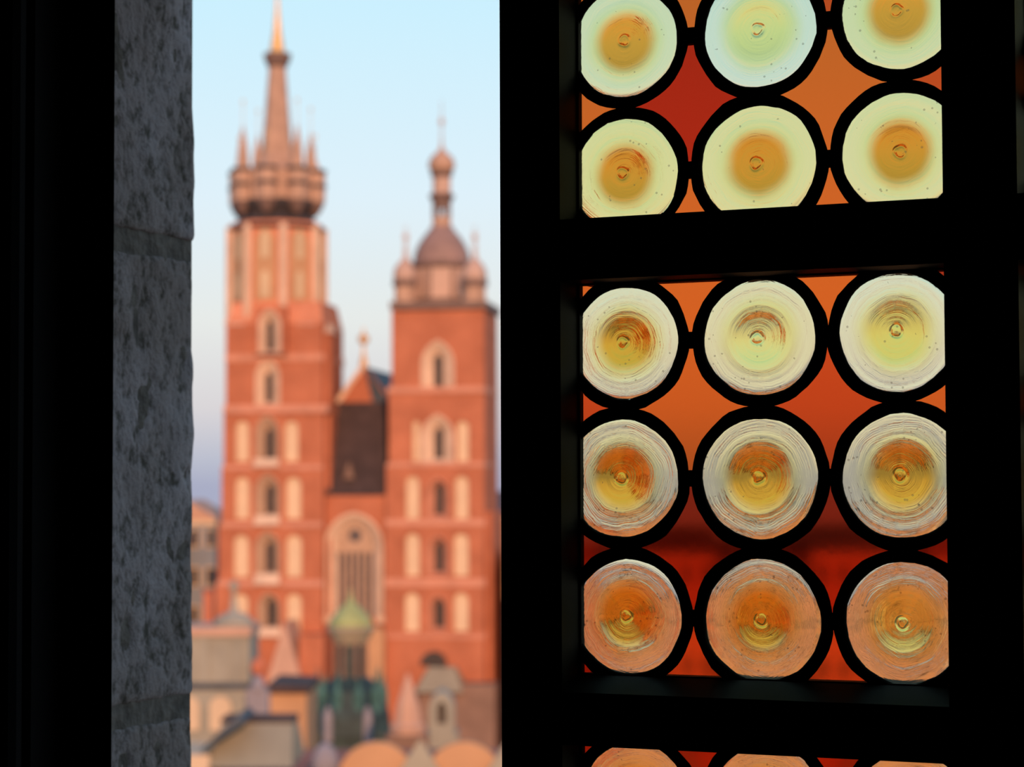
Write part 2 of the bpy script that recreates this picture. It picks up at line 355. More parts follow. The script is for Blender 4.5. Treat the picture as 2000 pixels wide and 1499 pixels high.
# ------------------------------------------------------------------ leaded lights
NS = 72
def roundel_mesh(seed, H):
    rnd = random.Random(seed)
    Rb = .50+rnd.uniform(-.02, .04); fil = .07; Hb = H
    rs = list(np.linspace(0, .16, 19)[1:]) + list(np.linspace(.18, .44, 12)) + list(np.linspace(.455, .68, 16)) + list(np.linspace(.71, .9, 8)) + list(np.linspace(.92, 1.0, 7))
    ph = [rnd.uniform(0, 6.28) for _ in range(12)]
    ex, ey = rnd.uniform(-.03, .03), rnd.uniform(-.03, .03)
    def height(r, th):
        x, z = r*math.cos(th)-ex*max(0, 1-r), r*math.sin(th)-ey*max(0, 1-r); q = math.hypot(x, z)
        wob = 1+.035*math.sin(th+ph[0])+.025*math.sin(2*th+ph[1])
        q /= wob
        # spherical boss that runs out in a short fillet
        if q < Rb: h = 1-(q/Rb)**2
        else: h = 0
        s = max(0, 1-abs(q-Rb)/fil); h += .10*s*s
        h *= Hb
        # dimple and ring of the pontil scar
        h += .0011*math.exp(-((q-.095-.006*math.sin(3*th+ph[2]))/.022)**2)*(1+.4*math.sin(th+ph[3])+.12*math.sin(4*th+ph[10])) - .0003*math.exp(-(q/.05)**2)
        h += .00004*math.sin(q*46+ph[4]+.7*math.sin(th+ph[5])) + .00003*math.sin(q*71+ph[6]+.9*math.sin(2*th+ph[7]))
        h += .00007*math.sin(q*17+ph[8]+.5*math.sin(th+ph[9]))
        h += .0006*max(0, (q-.90)/.1)**2
        return h
    t0 = .0018
    V = [(0, -t0-height(1e-6, 0), 0)]; 
    for r in rs:
        for k in range(NS):
            th = 2*PI*k/NS; V.append((RG*r*math.cos(th), -t0-height(r, th), RG*r*math.sin(th)))
    nf = len(V); V.append((0, t0, 0))
    for r in rs:
        for k in range(NS):
            th = 2*PI*k/NS; V.append((RG*r*math.cos(th), t0+.00003*math.sin(r*30+th), RG*r*math.sin(th)))
    F = []
    for base, flip in ((0, False), (nf, True)):
        for k in range(NS):
            f = (base, base+1+k, base+1+(k+1) % NS); F.append(f[::-1] if flip else f)
        for i in range(len(rs)-1):
            for k in range(NS):
                a = base+1+i*NS+k; b_ = base+1+i*NS+(k+1) % NS
                f = (a, a+NS, b_+NS, b_); F.append(f[::-1] if flip else f)
    o1 = 1+(len(rs)-1)*NS
    for k in range(NS):
        k2 = (k+1) % NS; F.append((o1+k, nf+o1+k, nf+o1+k2, o1+k2))
    me = bpy.data.meshes.new('glass_roundel'); me.from_pydata(V, [], F); me.update(); me.materials.append(M['crown']); me.shade_smooth()
    return me
RM = [roundel_mesh(11+i, (.0033, .0030, .0036, .0028, .0034)[i % 5]) for i in range(10)]
def ring_mesh(r0, r1, hw, seed):
    rnd = random.Random(seed); n = 56; V = []; F = []
    prof = [(r0, -hw*.4), (r0+.0012, -hw), ((r0+r1)/2, -hw*1.35), (r1-.001, -hw), (r1, -hw*.3), (r1, hw*.3), (r1-.001, hw), (r0+.0012, hw), (r0, hw*.4)]
    p = [rnd.uniform(0, 6.28) for _ in range(6)]
    for k in range(n):
        th = 2*PI*k/n
        w0 = .0004*math.sin(3*th+p[0])+.0003*math.sin(7*th+p[1])+rnd.uniform(-.00025, .00025)
        w1 = .0006*math.sin(2*th+p[2])+.0004*math.sin(9*th+p[3])+rnd.uniform(-.0003, .0003)
        for r, y in prof:
            q = r + (w0 if r < (r0+r1)/2-.0005 else w1); V.append((q*math.cos(th), y, q*math.sin(th)))
    m = len(prof)
    for k in range(n):
        for i in range(m):
            F.append((k*m+i, k*m+(i+1) % m, ((k+1) % n)*m+(i+1) % m, ((k+1) % n)*m+i))
    me = bpy.data.meshes.new('lead_came'); me.from_pydata(V, [], F); me.update(); me.materials.append(M['lead']); me.shade_smooth()
    return me
CM = [ring_mesh(RG-.0012, RG+.0083, .0034, 70+i) for i in range(5)]
def slab(loop, t, parent, col, off):
    cx = sum(p[0] for p in loop)/len(loop); cz = sum(p[1] for p in loop)/len(loop)
    m = MB(); m.prism([(x-cx, z-cz) for x, z in loop], -t, t)
    o = m.build('glass_quarry', M['quarry'], parent); o.location = Vector((cx, YG, cz))-Vector(off); o.color = (*col, 1)
    return o
AMB, ORG, YEL, PAL = (.82, .45, .05), (.86, .34, .035), (.90, .72, .17), (.94, .80, .27)
ORQ, ROQ, RDQ, DRQ = (.90, .155, .022), (.80, .085, .016), (.60, .026, .008), (.50, .04, .012)
seedc = [0]
def leaded_panel(root, off, cen, rad, box, tints, qcols, side=None):
    """cen[row][col] = (x, z); rows from the top; box = (x0, x1, z0, z1) sight size"""
    x0, x1, z0, z1 = box; e = .006
    m = MB(); t = .004
    m.box(x0-e, x0+.0015, YG-t, YG+t, z0-e, z1+e); m.box(x1-.0015, x1+e, YG-t, YG+t, z0-e, z1+e)
    m.box(x0, x1, YG-t, YG+t, z0-e, z0+.0012); m.box(x0, x1, YG-t, YG+t, z1-.0012, z1+e)
    # solder joints where the ring cames meet
    nr, nc = len(cen), len(cen[0])
    for i in range(nr):
        for k in range(nc):
            x, z = cen[i][k]
            if k+1 < nc:
                X, Z = cen[i][k+1]; m.box((x+X)/2-.0045, (x+X)/2+.0045, YG-.0042, YG+.0042, (z+Z)/2-.0065, (z+Z)/2+.0065)
            if i+1 < nr:
                X, Z = cen[i+1][k]; m.box((x+X)/2-.0065, (x+X)/2+.0065, YG-.0042, YG+.0042, (z+Z)/2-.0045, (z+Z)/2+.0045)
    P = part(m, 'leaded_panel', 'lead', root, off)
    for i in range(nr):
        for k in range(nc):
            x, z = cen[i][k]; s = rad[i][k]/RG; seedc[0] += 1; sd = seedc[0]
            g = link('glass_roundel', RM[(sd*7+i) % len(RM)], P, Vector((x, YG, z))-Vector(off)); g.scale = (s, 1, s)
            g.rotation_euler = (0, random.Random(sd).uniform(0, 6.28), 0); g.color = (*tints[i][k][0], tints[i][k][1])
            c = link('lead_came', CM[sd % len(CM)], P, Vector((x, YG, z))-Vector(off)); c.scale = (s, 1, s); c.rotation_euler = (0, random.Random(sd+500).uniform(0, 6.28), 0)
    K = 1.09
    def arc(i, k, a0, a1, n=9):
        x, z = cen[i][k]; r = rad[i][k]*K
        return [(x+r*math.cos(math.radians(a0+(a1-a0)*t_/n)), z+r*math.sin(math.radians(a0+(a1-a0)*t_/n))) for t_ in range(n+1)]
    def clip(pts):
        return [(min(max(x, x0), x1), min(max(z, z0), z1)) for x, z in pts]
    q = 0
    for i in range(nr-1):
        for k in range(nc-1):
            lp = arc(i+1, k, 90, 0) + arc(i+1, k+1, 180, 90) + arc(i, k+1, 270, 180) + arc(i, k, 360, 270)
            slab(lp, .0012, P, qcols[q % len(qcols)], off); q += 1
    def inside(pts): return [p for p in pts if x0-.001 < p[0] < x1+.001 and z0-.001 < p[1] < z1+.001]
    for i in range(nr-1):               # pieces along the two sides
        a = inside(arc(i+1, 0, 180, 90, 18)); b_ = inside(arc(i, 0, 270, 180, 18))
        lp = [(x0-.004, a[0][1])] + a + b_ + [(x0-.004, b_[-1][1])]; slab(lp, .0012, P, side[i], off)
        a = inside(arc(i+1, nc-1, 90, 0, 18)); b_ = inside(arc(i, nc-1, 360, 270, 18))
        lp = a + [(x1+.004, a[-1][1]), (x1+.004, b_[0][1])] + b_; slab(lp, .0012, P, side[2+i], off)
    for k in range(nc-1):               # pieces along top and bottom
        a = inside(arc(0, k, 90, 0, 18)); b_ = inside(arc(0, k+1, 180, 90, 18))
        lp = a + b_ + [(b_[-1][0], z1+.004), (a[0][0], z1+.004)]; slab(lp, .0012, P, side[4], off)
        a = inside(arc(nr-1, k+1, 270, 180, 18)); b_ = inside(arc(nr-1, k, 360, 270, 18))
        lp = [(b_[-1][0], z0-.004), (a[0][0], z0-.004)] + a + b_; slab(lp, .0012, P, side[5], off)
    for (i, k, a0, a1, X, Zc_) in ((0, 0, 180, 90, x0-.004, z1+.004), (0, nc-1, 90, 0, x1+.004, z1+.004), (nr-1, nc-1, 0, -90, x1+.004, z0-.004), (nr-1, 0, 270, 180, x0-.004, z0-.004)):
        a = inside(arc(i, k, a0, a1, 24))
        if len(a) < 2: continue
        A0, A1 = a[0], a[-1]
        if (i, k) == (0, 0): lp = a + [(A1[0], Zc_), (X, Zc_), (X, A0[1])]
        elif i == 0: lp = a + [(X, A1[1]), (X, Zc_), (A0[0], Zc_)]
        elif k == nc-1: lp = a + [(A1[0], Zc_), (X, Zc_), (X, A0[1])]
        else: lp = a + [(X, A1[1]), (X, Zc_), (A0[0], Zc_)]
        slab(lp, .0012, P, qcols[(i+k) % len(qcols)], off)
    return P
def C_(u, v, r):
    p = on_y(u, v, YG); return (p.x, p.z), r*FWD.dot(Vector((p.x, YG, 0)))/FPX
zu = on_y(1480, 407, YF).z          # rail edges
zmt = on_y(1480, 541, YG).z; zmb = on_y(1480, 1329, YG).z; zlt = on_y(1480, 1475, YF).z
ph_ = zmt-zmb                       # height of a light
up_b = zu; up_t = zu+ph_; lo_t = zlt; lo_b = zlt-ph_
G_up = [[C_(1222, 84, 111), C_(1484, 58, 118), C_(1757, 22, 119)], [C_(1222, 342, 113), C_(1482, 323, 121), C_(1760, 298, 122)]]
pz = (G_up[0][1][0][1]-G_up[1][1][0][1])
G_up = [[((x, z+pz), r) for (x, z), r in G_up[0]]] + G_up
G_mid = [[C_(1223, 670, 112), C_(1484, 660, 117), C_(1753, 649, 120)], [C_(1217, 935, 118), C_(1485, 935, 121), C_(1764, 930, 125)], [C_(1228, 1204, 114), C_(1490, 1212, 121), C_(1768, 1217, 122)]]
G_lo = [[C_(1241, 1562, 113), C_(1500, 1575, 119), C_(1780, 1590, 121)]]
G_lo += [[((x, z-pz*1.02), r) for (x, z), r in G_lo[0]]]; G_lo += [[((x, z-pz*1.02), r) for (x, z), r in G_lo[1]]]
AMU = (.95, .38, .045)
T_up = [[(AMU, .5), (PAL, .2), (ORG, .6)], [(AMU, .45), (PAL, .0), (AMU, .65)], [(ORG, .85), (ORG, .8), (ORG, .75)]]
T_mid = [[(AMB, .22), (PAL, .35), (YEL, .12)], [(AMB, .42), (AMB, .45), (AMB, .34)], [(AMB, .1), (AMB, .3), (YEL, .1)]]
T_lo = [[(AMB, .3), (AMB, .3), (YEL, .2)], [(ORG, .4), (AMB, .3), (AMB, .4)], [(AMB, .3), (YEL, .3), (ORG, .4)]]
Q_up = [ORQ, RDQ, RDQ, ORQ, ORQ]; Q_up = [ORQ, ROQ, RDQ, ORQ]
Q_mid = [ORQ, ROQ, DRQ, DRQ]; Q_lo = [DRQ, ROQ, ORQ, DRQ]
SIDE = {id(Q_up): (ORQ, ORQ, ROQ, ROQ, ORQ, ORQ), id(Q_mid): (ROQ, DRQ, ORQ, DRQ, ORQ, (.72, .12, .03)), id(Q_lo): (ROQ, ORQ, DRQ, ROQ, DRQ, ORQ)}
def sp(G): return [[c for c, r in row] for row in G], [[r for c, r in row] for row in G]

def rail(m, x0, x1, zb, zt_, chamfer=True):
    # rail with a weathered top slope towards the room
    if chamfer:
        m.add([(x0, YF, zb), (x1, YF, zb), (x1, YB, zb), (x0, YB, zb), (x0, YF, zt_-.011), (x1, YF, zt_-.011), (x1, YG-.006, zt_), (x0, YG-.006, zt_), (x1, YB, zt_), (x0, YB, zt_)],
              [(3, 2, 1, 0), (0, 1, 5, 4), (4, 5, 6, 7), (7, 6, 8, 9), (2, 3, 9, 8), (0, 4, 7, 9, 3), (1, 2, 8, 6, 5)])
    else: m.box(x0, x1, YF, YB, zb, zt_)
def casement(name, label, xl, lights, xr, loc, rz, panels):
    off = Vector((xl, YF, ZB+.004)); root = empty(name, off); tag(root, label, 'window', kind='structure')
    zb_, zt_ = ZB+.004, ZT-.004
    edges = [xl] + [e for L_ in lights for e in L_] + [xr]
    for i in range(0, len(edges), 2):
        a, b_ = edges[i], edges[i+1]
        m = MB(); pp = [(a, YF), (b_, YF), (b_, YG+.005), (b_-.013, YB), (a+.013, YB), (a, YG+.005)]
        m.add([(x, y, zb_) for x, y in pp]+[(x, y, zt_) for x, y in pp], [(5,4,3,2,1,0), (6,7,8,9,10,11)]+[(i_, (i_+1) % 6, 6+(i_+1) % 6, 6+i_) for i_ in range(6)])
        m.box(a+.003, a+(b_-a)*.42, YF-.006, YF, zb_+.01, zt_-.01)
        part(m, 'stile', 'wood', root, off)
    for (a, b_) in lights:
        m = MB(); rail(m, a, b_, zb_, lo_b); part(m, 'rail', 'wood', root, off)
        m = MB(); rail(m, a, b_, lo_t, zmb); part(m, 'rail', 'wood', root, off)
        m = MB(); rail(m, a, b_, zmt, up_b, False); part(m, 'rail', 'wood', root, off)
        m = MB(); rail(m, a, b_, up_t, zt_, False); part(m, 'rail', 'wood', root, off)
    for (G, T, Q, zb2, zt2, dx, (a, b_)) in panels:
        cen, rad = sp(G); cen = [[(x+dx, z) for x, z in r] for r in cen]
        leaded_panel(root, off, cen, rad, (a, b_, zb2, zt2), T, Q, SIDE[id(Q)])
    root.location = loc if loc else off; root.rotation_euler = (0, 0, rz)
    return root
dx2 = XM-XA
L1, L2 = (XA, XB), (XM, XE)
# sliver lead edges: the glass is a little wider than the sight line on the far side
casement('window_1', 'closed dark wooden casement with two columns of leaded bull\'s-eye glass roundels', XL, [L1, L2], XF, None, 0,
         [(G_up, T_up, Q_up, up_b, up_t, 0, L1), (G_mid, T_mid, Q_mid, zmb, zmt, 0, L1), (G_lo, T_lo, Q_lo, lo_b, lo_t, 0, L1),
          (G_up, T_lo, Q_lo, up_b, up_t, dx2, L2), (G_mid, T_up, Q_up, zmb, zmt, dx2, L2), (G_lo, T_mid, Q_mid, lo_b, lo_t, dx2, L2)])
lw = XL-XJ-.006
XH = XL-lw                               # the narrow leaf, swung into the room on the open side
dx3 = (XH+.05)-XA
casement('window_2', 'narrow dark casement swung inward beside the rough stone jamb', XH, [(XH+.05, XH+.05+(XB-XA))], XH+.05+(XB-XA)+.04,
         Vector((XK-.03, YF-.095, ZB+.004)), math.radians(-168),
         [(G_up, T_mid, Q_mid, up_b, up_t, dx3, (XH+.05, XH+.05+(XB-XA))), (G_mid, T_lo, Q_lo, zmb, zmt, dx3, (XH+.05, XH+.05+(XB-XA))), (G_lo, T_up, Q_up, lo_b, lo_t, dx3, (XH+.05, XH+.05+(XB-XA)))])

# ------------------------------------------------------------------ the square
g = MB(); n = 48
g.lathe([(900, -1.0), (900, 0.0)], n); gr = struct('floor_square', g, 'cobble'); gr.name = 'ground'; tag(gr, 'paved market square far below the window', 'ground')

# ------------------------------------------------------------------ the twin-towered church
CD = 215.0; CYAW = math.radians(-7)
cx0, _ = at(700, 945, CD)
church = empty('church', wpos(cx0, CD), YAW+CYAW)
tag(church, 'red brick gothic church with a tall spired tower and a shorter domed tower', 'church')
CI = (Matrix.Translation(church.location) @ Matrix.Rotation(YAW+CYAW, 4, 'Z')).inverted()
CAML = CI @ Vector((0, 0, ZC)); CR = CI.to_3x3()
def cp(u, v, y=0.0):            # pixel -> church-local (x, z) on the plane y
    d = CR @ ray(u, v); t = (y-CAML.y)/d.y
    return CAML.x+d.x*t, CAML.z+d.z*t
def cx(u, v=945, y=0.0): return cp(u, v, y)[0]
def cz(v, u=700, y=0.0): return cp(u, v, y)[1]
def cl(n, y): return n/FPX*(CD+y)        # a length in pixels

def gothic_window(parent, uc, vb, vt, w, slit, y=0.0, sill=False, depth=.9):
    """outer pointed arch (a hole in the wall), splayed stone surround and a dark slit at the back"""
    x, zb = cp(uc, vb, y); zt2 = cz(vt, uc, y); wo_ = cl(w, y); sc, sw, svb, svt = slit
    A = arch(x, zb, wo_, zt2-zb)
    xi, zi = cp(sc, svb, y); B = arch(xi, zi, cl(sw, y), cz(svt, sc, y)-zi)
    return A, B
def build_tower(name, secs, openings, niches, strings, ydepth, right_u=None):
    """secs: (v_top, v_bottom or None, u_left, u_right, y_front)"""
    shaft = None; parts = []
    m = MB()
    for (vt, vb, ul, ur, yf) in secs:
        x0, x1 = cx(ul, vt, yf), cx(ur, vt, yf); z1 = cz(vt, (ul+ur)/2, yf); z0 = 0.0 if vb is None else cz(vb, (ul+ur)/2, yf)
        holes = []
        for o in openings:
            if o['v'][0] > vt and (vb is None or o['v'][1] < vb):
                o['y'] = yf; o['A'] = arch(*cp(o['u'], o['v'][1], yf), cl(o['w'], yf), cz(o['v'][0], o['u'], yf)-cz(o['v'][1], o['u'], yf)); holes.append(o['A'])
        for o in niches:
            if o['v'][0] > vt and (vb is None or o['v'][1] < vb):
                o['y'] = yf; o['A'] = arch(*cp(o['u'], o['v'][1], yf), cl(o['w'], yf), cz(o['v'][0], o['u'], yf)-cz(o['v'][1], o['u'], yf), round_=True); holes.append(o['A'])
        f = pierced([(x0, z0), (x1, z0), (x1, z1), (x0, z1)], holes, yf, .45)
        m.add(f.v, f.f)
        yb = ydepth
        m.add([(x0, yf, z0), (x1, yf, z0), (x1, yb, z0), (x0, yb, z0), (x0, yf, z1), (x1, yf, z1), (x1, yb, z1), (x0, yb, z1)],
              [(4, 5, 6, 7), (1, 2, 6, 5), (2, 3, 7, 6), (3, 0, 4, 7)])
    shaft = m.build(name, M['brick'], church)
    for o in openings:
        if 'A' not in o: continue
        su, sw, sv0, sv1 = o['slit']; y = o['y']
        B = arch(*cp(su, sv1, y), cl(sw, y), cz(sv0, su, y)-cz(sv1, su, y))
        mm = MB(); mm.funnel(o['A'], y-.12, B, y+.75)
        outer = arch(*cp(o['u'], o['v'][1], y), cl(o['w']+5, y), cz(o['v'][0]-3, o['u'], y)-cz(o['v'][1], o['u'], y))
        mm.funnel(outer, y-.12, o['A'], y-.12); mm.funnel(outer, y+.01, outer, y-.12)
        mm.build('window_surround', M[o.get('mat', 'sandstone')], shaft)
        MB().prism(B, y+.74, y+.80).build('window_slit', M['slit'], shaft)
        if o.get('sill'):
            a, b_ = o['sill']; x, z = cp(o['u'], (a+b_)/2, y)
            MB().taper(x-cl(25, y), x+cl(25, y), y-.75, y+.2, cz(b_, o['u'], y), x-cl(25, y), x+cl(25, y), y-.35, y+.2, cz(a, o['u'], y)).build('window_sill', M['sandstone'], shaft)
    for o in niches:
        if 'A' not in o: continue
        MB().prism(o['A'], o['y']+.28, o['y']+.40).build('blind_niche', M['plaster'], shaft)
    for (vt, vb, ul, ur, pr) in strings:
        x0, x1 = cx(ul, vt, -pr), cx(ur, vt, -pr)
        MB().taper(x0, x1, -pr, ydepth, cz(vb, 700, 0), x0, x1, -pr*.6, ydepth, cz(vt, 700, 0)).build('string_course', M['string'], shaft)
    return shaft
# --- the tall tower
W1 = [dict(u=527, v=(606, 690), w=40, slit=(524, 14, 626, 684)), dict(u=523, v=(703, 793), w=44, slit=(522, 14, 727, 786)),
      dict(u=522, v=(814, 898), w=42, slit=(523, 17, 838, 896), mat='tracery', sill=(896, 912)), dict(u=523, v=(928, 1008), w=44, slit=(524, 17, 948, 1004), mat='tracery', sill=(1007, 1026)),
      dict(u=523, v=(1040, 1122), w=44, slit=(524, 17, 1060, 1118), mat='tracery', sill=(1121, 1142)), dict(u=525, v=(1160, 1228), w=40, slit=(527, 18, 1172, 1224), mat='tracery', sill=(1226, 1244))]
N1 = [dict(u=u, v=v, w=w) for (u, w, v) in ((473, 27, (822, 902)), (569, 28, (822, 902)), (473, 28, (932, 1014)), (573, 30, (932, 1014)), (471, 30, (1045, 1128)), (574, 31, (1045, 1128)), (470, 30, (1160, 1235)), (574, 30, (1160, 1235)))]
TD = cl(196, 5)
tall = build_tower('tall_tower', [(598, 692, 498, 557, -.95), (632, 800, 441, 630, 0.0), (800, 912, 437, 632, -.15), (912, 1024, 433, 632, -.3), (1024, 1140, 427, 631, -.45), (1140, None, 421, 630, -.6)], W1, N1,
                   [(690, 704, 440, 632, .15), (790, 806, 436, 640, .5), (908, 917, 434, 630, .45), (1020, 1030, 429, 630, .6), (1134, 1146, 423, 630, .75), (1240, 1250, 419, 630, .8)], TD)
def stair(u0, u1, vt, y):
    x0, x1 = cx(u0, vt, y), cx(u1, vt, y)
    MB().box(x0, x1, y, y+3, 0, cz(vt, u0, y)).build('stair_buttress', M['brick'], tall)
stair(622, 646, 650, .9)
MB().taper(cx(620, 640, .9), cx(648, 640, .9), .8, 4, cz(650, 640, .9), cx(628, 640, .9), cx(640, 640, .9), 2, 3.5, cz(632, 640, .9)).build('buttress_cap', M['sandstone'], tall)
# octagonal drum
OY = TD/2; oxc = cx(541, 520, OY); PHO = math.radians(13.4)-CYAW
def ozf(v): return cz(v, 541, OY)
def ol(n): return cl(n, OY)
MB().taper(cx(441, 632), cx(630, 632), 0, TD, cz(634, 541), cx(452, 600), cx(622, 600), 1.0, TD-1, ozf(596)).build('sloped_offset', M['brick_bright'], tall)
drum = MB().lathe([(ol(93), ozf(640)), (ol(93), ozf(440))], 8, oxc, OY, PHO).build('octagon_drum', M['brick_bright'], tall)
for k in range(8):
    a = PHO+k*PI/4
    px_, py_ = oxc+ol(93)*math.sin(a), OY-ol(93)*math.cos(a)
    MB().lathe([(ol(8), ozf(632)), (ol(8), ozf(446))], 8, px_, py_).build('corner_shaft', M['sandstone'], tall)
    a2 = a+PI/8; ap = ol(93)*math.cos(PI/8)
    for (vb, vt, ww, mt, pr) in ((592, 452, 44, 'orangeplaster', .06),):
        for (b0, b1, w_, mtt, p_) in ((594, 454, 42, 'orangeplaster', .08), (588, 536, 17, 'tan_stone', .14), (512, 460, 17, 'tan_stone', .14)):
            z0, z1 = ozf(b0), ozf(b1); m = MB().prism(arch(0, z0, ol(w_), z1-z0), -p_, .3)
            o = m.build('drum_panel' if w_ > 20 else 'drum_window', M[mtt], tall)
            o.data.transform(Matrix.Translation((oxc+ap*math.sin(a2), OY-ap*math.cos(a2), 0)) @ Matrix.Rotation(a2, 4, 'Z'))
    # sloped corner gablets at the foot of the drum
for (u, y) in ((460, .6), (600, .6)):
    x = cx(u, 620, y); MB().taper(x-ol(20), x+ol(20), y-.7, y+2, cz(636, u, y), x-ol(16), x+ol(16), y+1.0, y+2, cz(604, u, y)).build('gablet', M['sandstone'], tall)
# skirt, gallery, turrets, spire
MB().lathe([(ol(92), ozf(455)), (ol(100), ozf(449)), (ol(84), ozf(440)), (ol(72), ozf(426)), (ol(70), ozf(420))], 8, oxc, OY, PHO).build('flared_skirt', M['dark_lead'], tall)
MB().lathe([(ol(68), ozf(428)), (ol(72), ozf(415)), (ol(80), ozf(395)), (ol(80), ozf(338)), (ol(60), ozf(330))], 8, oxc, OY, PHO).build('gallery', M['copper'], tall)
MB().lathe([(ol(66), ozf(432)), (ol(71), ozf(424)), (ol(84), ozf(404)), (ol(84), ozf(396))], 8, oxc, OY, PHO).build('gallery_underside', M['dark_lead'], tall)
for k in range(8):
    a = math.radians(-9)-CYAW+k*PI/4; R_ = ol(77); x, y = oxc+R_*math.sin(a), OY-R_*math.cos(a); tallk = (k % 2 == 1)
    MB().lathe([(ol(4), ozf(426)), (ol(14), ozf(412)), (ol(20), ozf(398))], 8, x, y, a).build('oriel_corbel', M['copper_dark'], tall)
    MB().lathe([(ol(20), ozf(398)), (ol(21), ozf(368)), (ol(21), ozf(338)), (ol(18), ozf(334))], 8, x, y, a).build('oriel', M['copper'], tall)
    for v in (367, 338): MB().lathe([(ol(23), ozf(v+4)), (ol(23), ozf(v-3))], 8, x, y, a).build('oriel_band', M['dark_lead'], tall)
    tip = 250 if tallk else 312
    MB().lathe([(ol(14 if tallk else 13), ozf(336)), (ol(9.5 if tallk else 6), ozf((336+tip)/2)), (.03, ozf(tip))], 8, x, y, a).build('turret_cone', M['copper'], tall)
    MB().lathe([(.03, ozf(tip+2)), (.03, ozf(tip-40)), (.13, ozf(tip-42)), (.13, ozf(tip-45)), (.02, ozf(tip-48))], 6, x, y).build('turret_finial', M['gold'], tall)
MB().lathe([(ol(46), ozf(338)), (ol(31), ozf(300)), (ol(24), ozf(220)), (ol(17), ozf(130)), (ol(16), ozf(112))], 8, oxc, OY, PHO).build('spire', M['copper'], tall)
MB().lathe([(ol(19), ozf(132)), (ol(27), ozf(114)), (ol(28), ozf(106)), (ol(20), ozf(104)), (ol(18), ozf(110))], 16, oxc, OY).build('gilded_crown', M['copper_dark'], tall)
MB().lathe([(ol(22), ozf(118)), (ol(14), ozf(96)), (ol(8), ozf(60)), (ol(4), ozf(20)), (ol(2.2), ozf(-10)), (ol(1), ozf(-60))], 10, oxc, OY).build('spire_needle', M['gold'], tall)

# --- the domed tower
W2 = [dict(u=855, v=(667, 764), w=60, slit=(854, 18, 692, 756)), dict(u=855, v=(812, 904), w=60, slit=(855, 18, 835, 896)),
      dict(u=856, v=(936, 1016), w=42, slit=(856, 17, 946, 1006), mat='string'), dict(u=856, v=(1048, 1126), w=42, slit=(856, 17, 1060, 1118), mat='string'), dict(u=856, v=(1165, 1234), w=30, slit=(856, 18, 1174, 1226), mat='string')]
N2 = [dict(u=u, v=v, w=w) for (u, w, v) in ((813, 15, (822, 902)), (904, 24, (822, 902)), (806, 27, (930, 1014)), (902, 27, (930, 1014)), (806, 28, (1042, 1126)), (901, 29, (1042, 1126)), (805, 29, (1158, 1234)), (901, 29, (1158, 1234)))]
dome = build_tower('domed_tower', [(606, 765, 765, 946, 0.0), (765, 910, 759, 946, -.1), (910, 1022, 754, 946, -.2), (1022, 1138, 752, 946, -.3), (1138, 1240, 751, 946, -.4), (1240, None, 750, 946, -.5)], W2, N2,
                   [(757, 769, 756, 947, .3), (904, 913, 755, 947, .3), (1015, 1028, 752, 947, .4), (1130, 1146, 751, 947, .5), (1235, 1246, 750, 947, .6)], cl(190, 5))
DD = cl(190, 5); DY = DD/2; dxc = cx(863, 550, DY)
def dz(v): return cz(v, 863, DY)
def dl(n): return cl(n, DY)
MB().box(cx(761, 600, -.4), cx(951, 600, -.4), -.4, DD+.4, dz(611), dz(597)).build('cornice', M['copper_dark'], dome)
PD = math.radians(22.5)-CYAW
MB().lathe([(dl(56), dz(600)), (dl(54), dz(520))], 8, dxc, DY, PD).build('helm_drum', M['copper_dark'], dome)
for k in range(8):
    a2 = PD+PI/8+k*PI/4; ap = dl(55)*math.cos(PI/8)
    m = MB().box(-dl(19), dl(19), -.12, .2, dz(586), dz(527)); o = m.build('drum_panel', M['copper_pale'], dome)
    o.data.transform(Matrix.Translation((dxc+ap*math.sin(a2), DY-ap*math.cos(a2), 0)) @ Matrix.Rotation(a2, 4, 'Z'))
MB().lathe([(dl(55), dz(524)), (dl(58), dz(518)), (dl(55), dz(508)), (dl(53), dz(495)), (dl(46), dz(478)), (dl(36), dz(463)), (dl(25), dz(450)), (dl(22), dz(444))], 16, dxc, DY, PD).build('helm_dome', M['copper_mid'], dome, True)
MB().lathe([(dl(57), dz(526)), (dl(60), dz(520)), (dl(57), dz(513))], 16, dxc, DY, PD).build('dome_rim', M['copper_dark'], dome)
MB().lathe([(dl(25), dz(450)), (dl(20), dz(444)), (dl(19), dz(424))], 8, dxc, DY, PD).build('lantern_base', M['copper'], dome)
for k in range(8):
    a = PD+k*PI/4; MB().lathe([(dl(3.6), dz(426)), (dl(3.6), dz(404))], 6, dxc+dl(16)*math.sin(a), DY-dl(16)*math.cos(a)).build('lantern_post', M['copper_dark'], dome)
MB().lathe([(dl(19), dz(406)), (dl(20), dz(394)), (dl(27), dz(384)), (dl(25), dz(381)), (dl(18), dz(378))], 8, dxc, DY, PD).build('lantern_roof', M['copper_dark'], dome)
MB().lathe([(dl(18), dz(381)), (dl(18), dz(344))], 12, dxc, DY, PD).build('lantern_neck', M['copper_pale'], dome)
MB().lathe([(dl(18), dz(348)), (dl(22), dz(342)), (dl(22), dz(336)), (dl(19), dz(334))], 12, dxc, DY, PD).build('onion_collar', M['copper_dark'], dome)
MB().lathe([(dl(20), dz(337)), (dl(26), dz(328)), (dl(26), dz(318)), (dl(20), dz(306)), (dl(10), dz(298)), (dl(3), dz(288)), (dl(1.5), dz(270)), (dl(1.2), dz(245)), (dl(4.5), dz(241)), (dl(4.5), dz(234)), (dl(1), dz(230)), (dl(.6), dz(196))], 16, dxc, DY).build('onion_cap', M['copper'], dome, True)
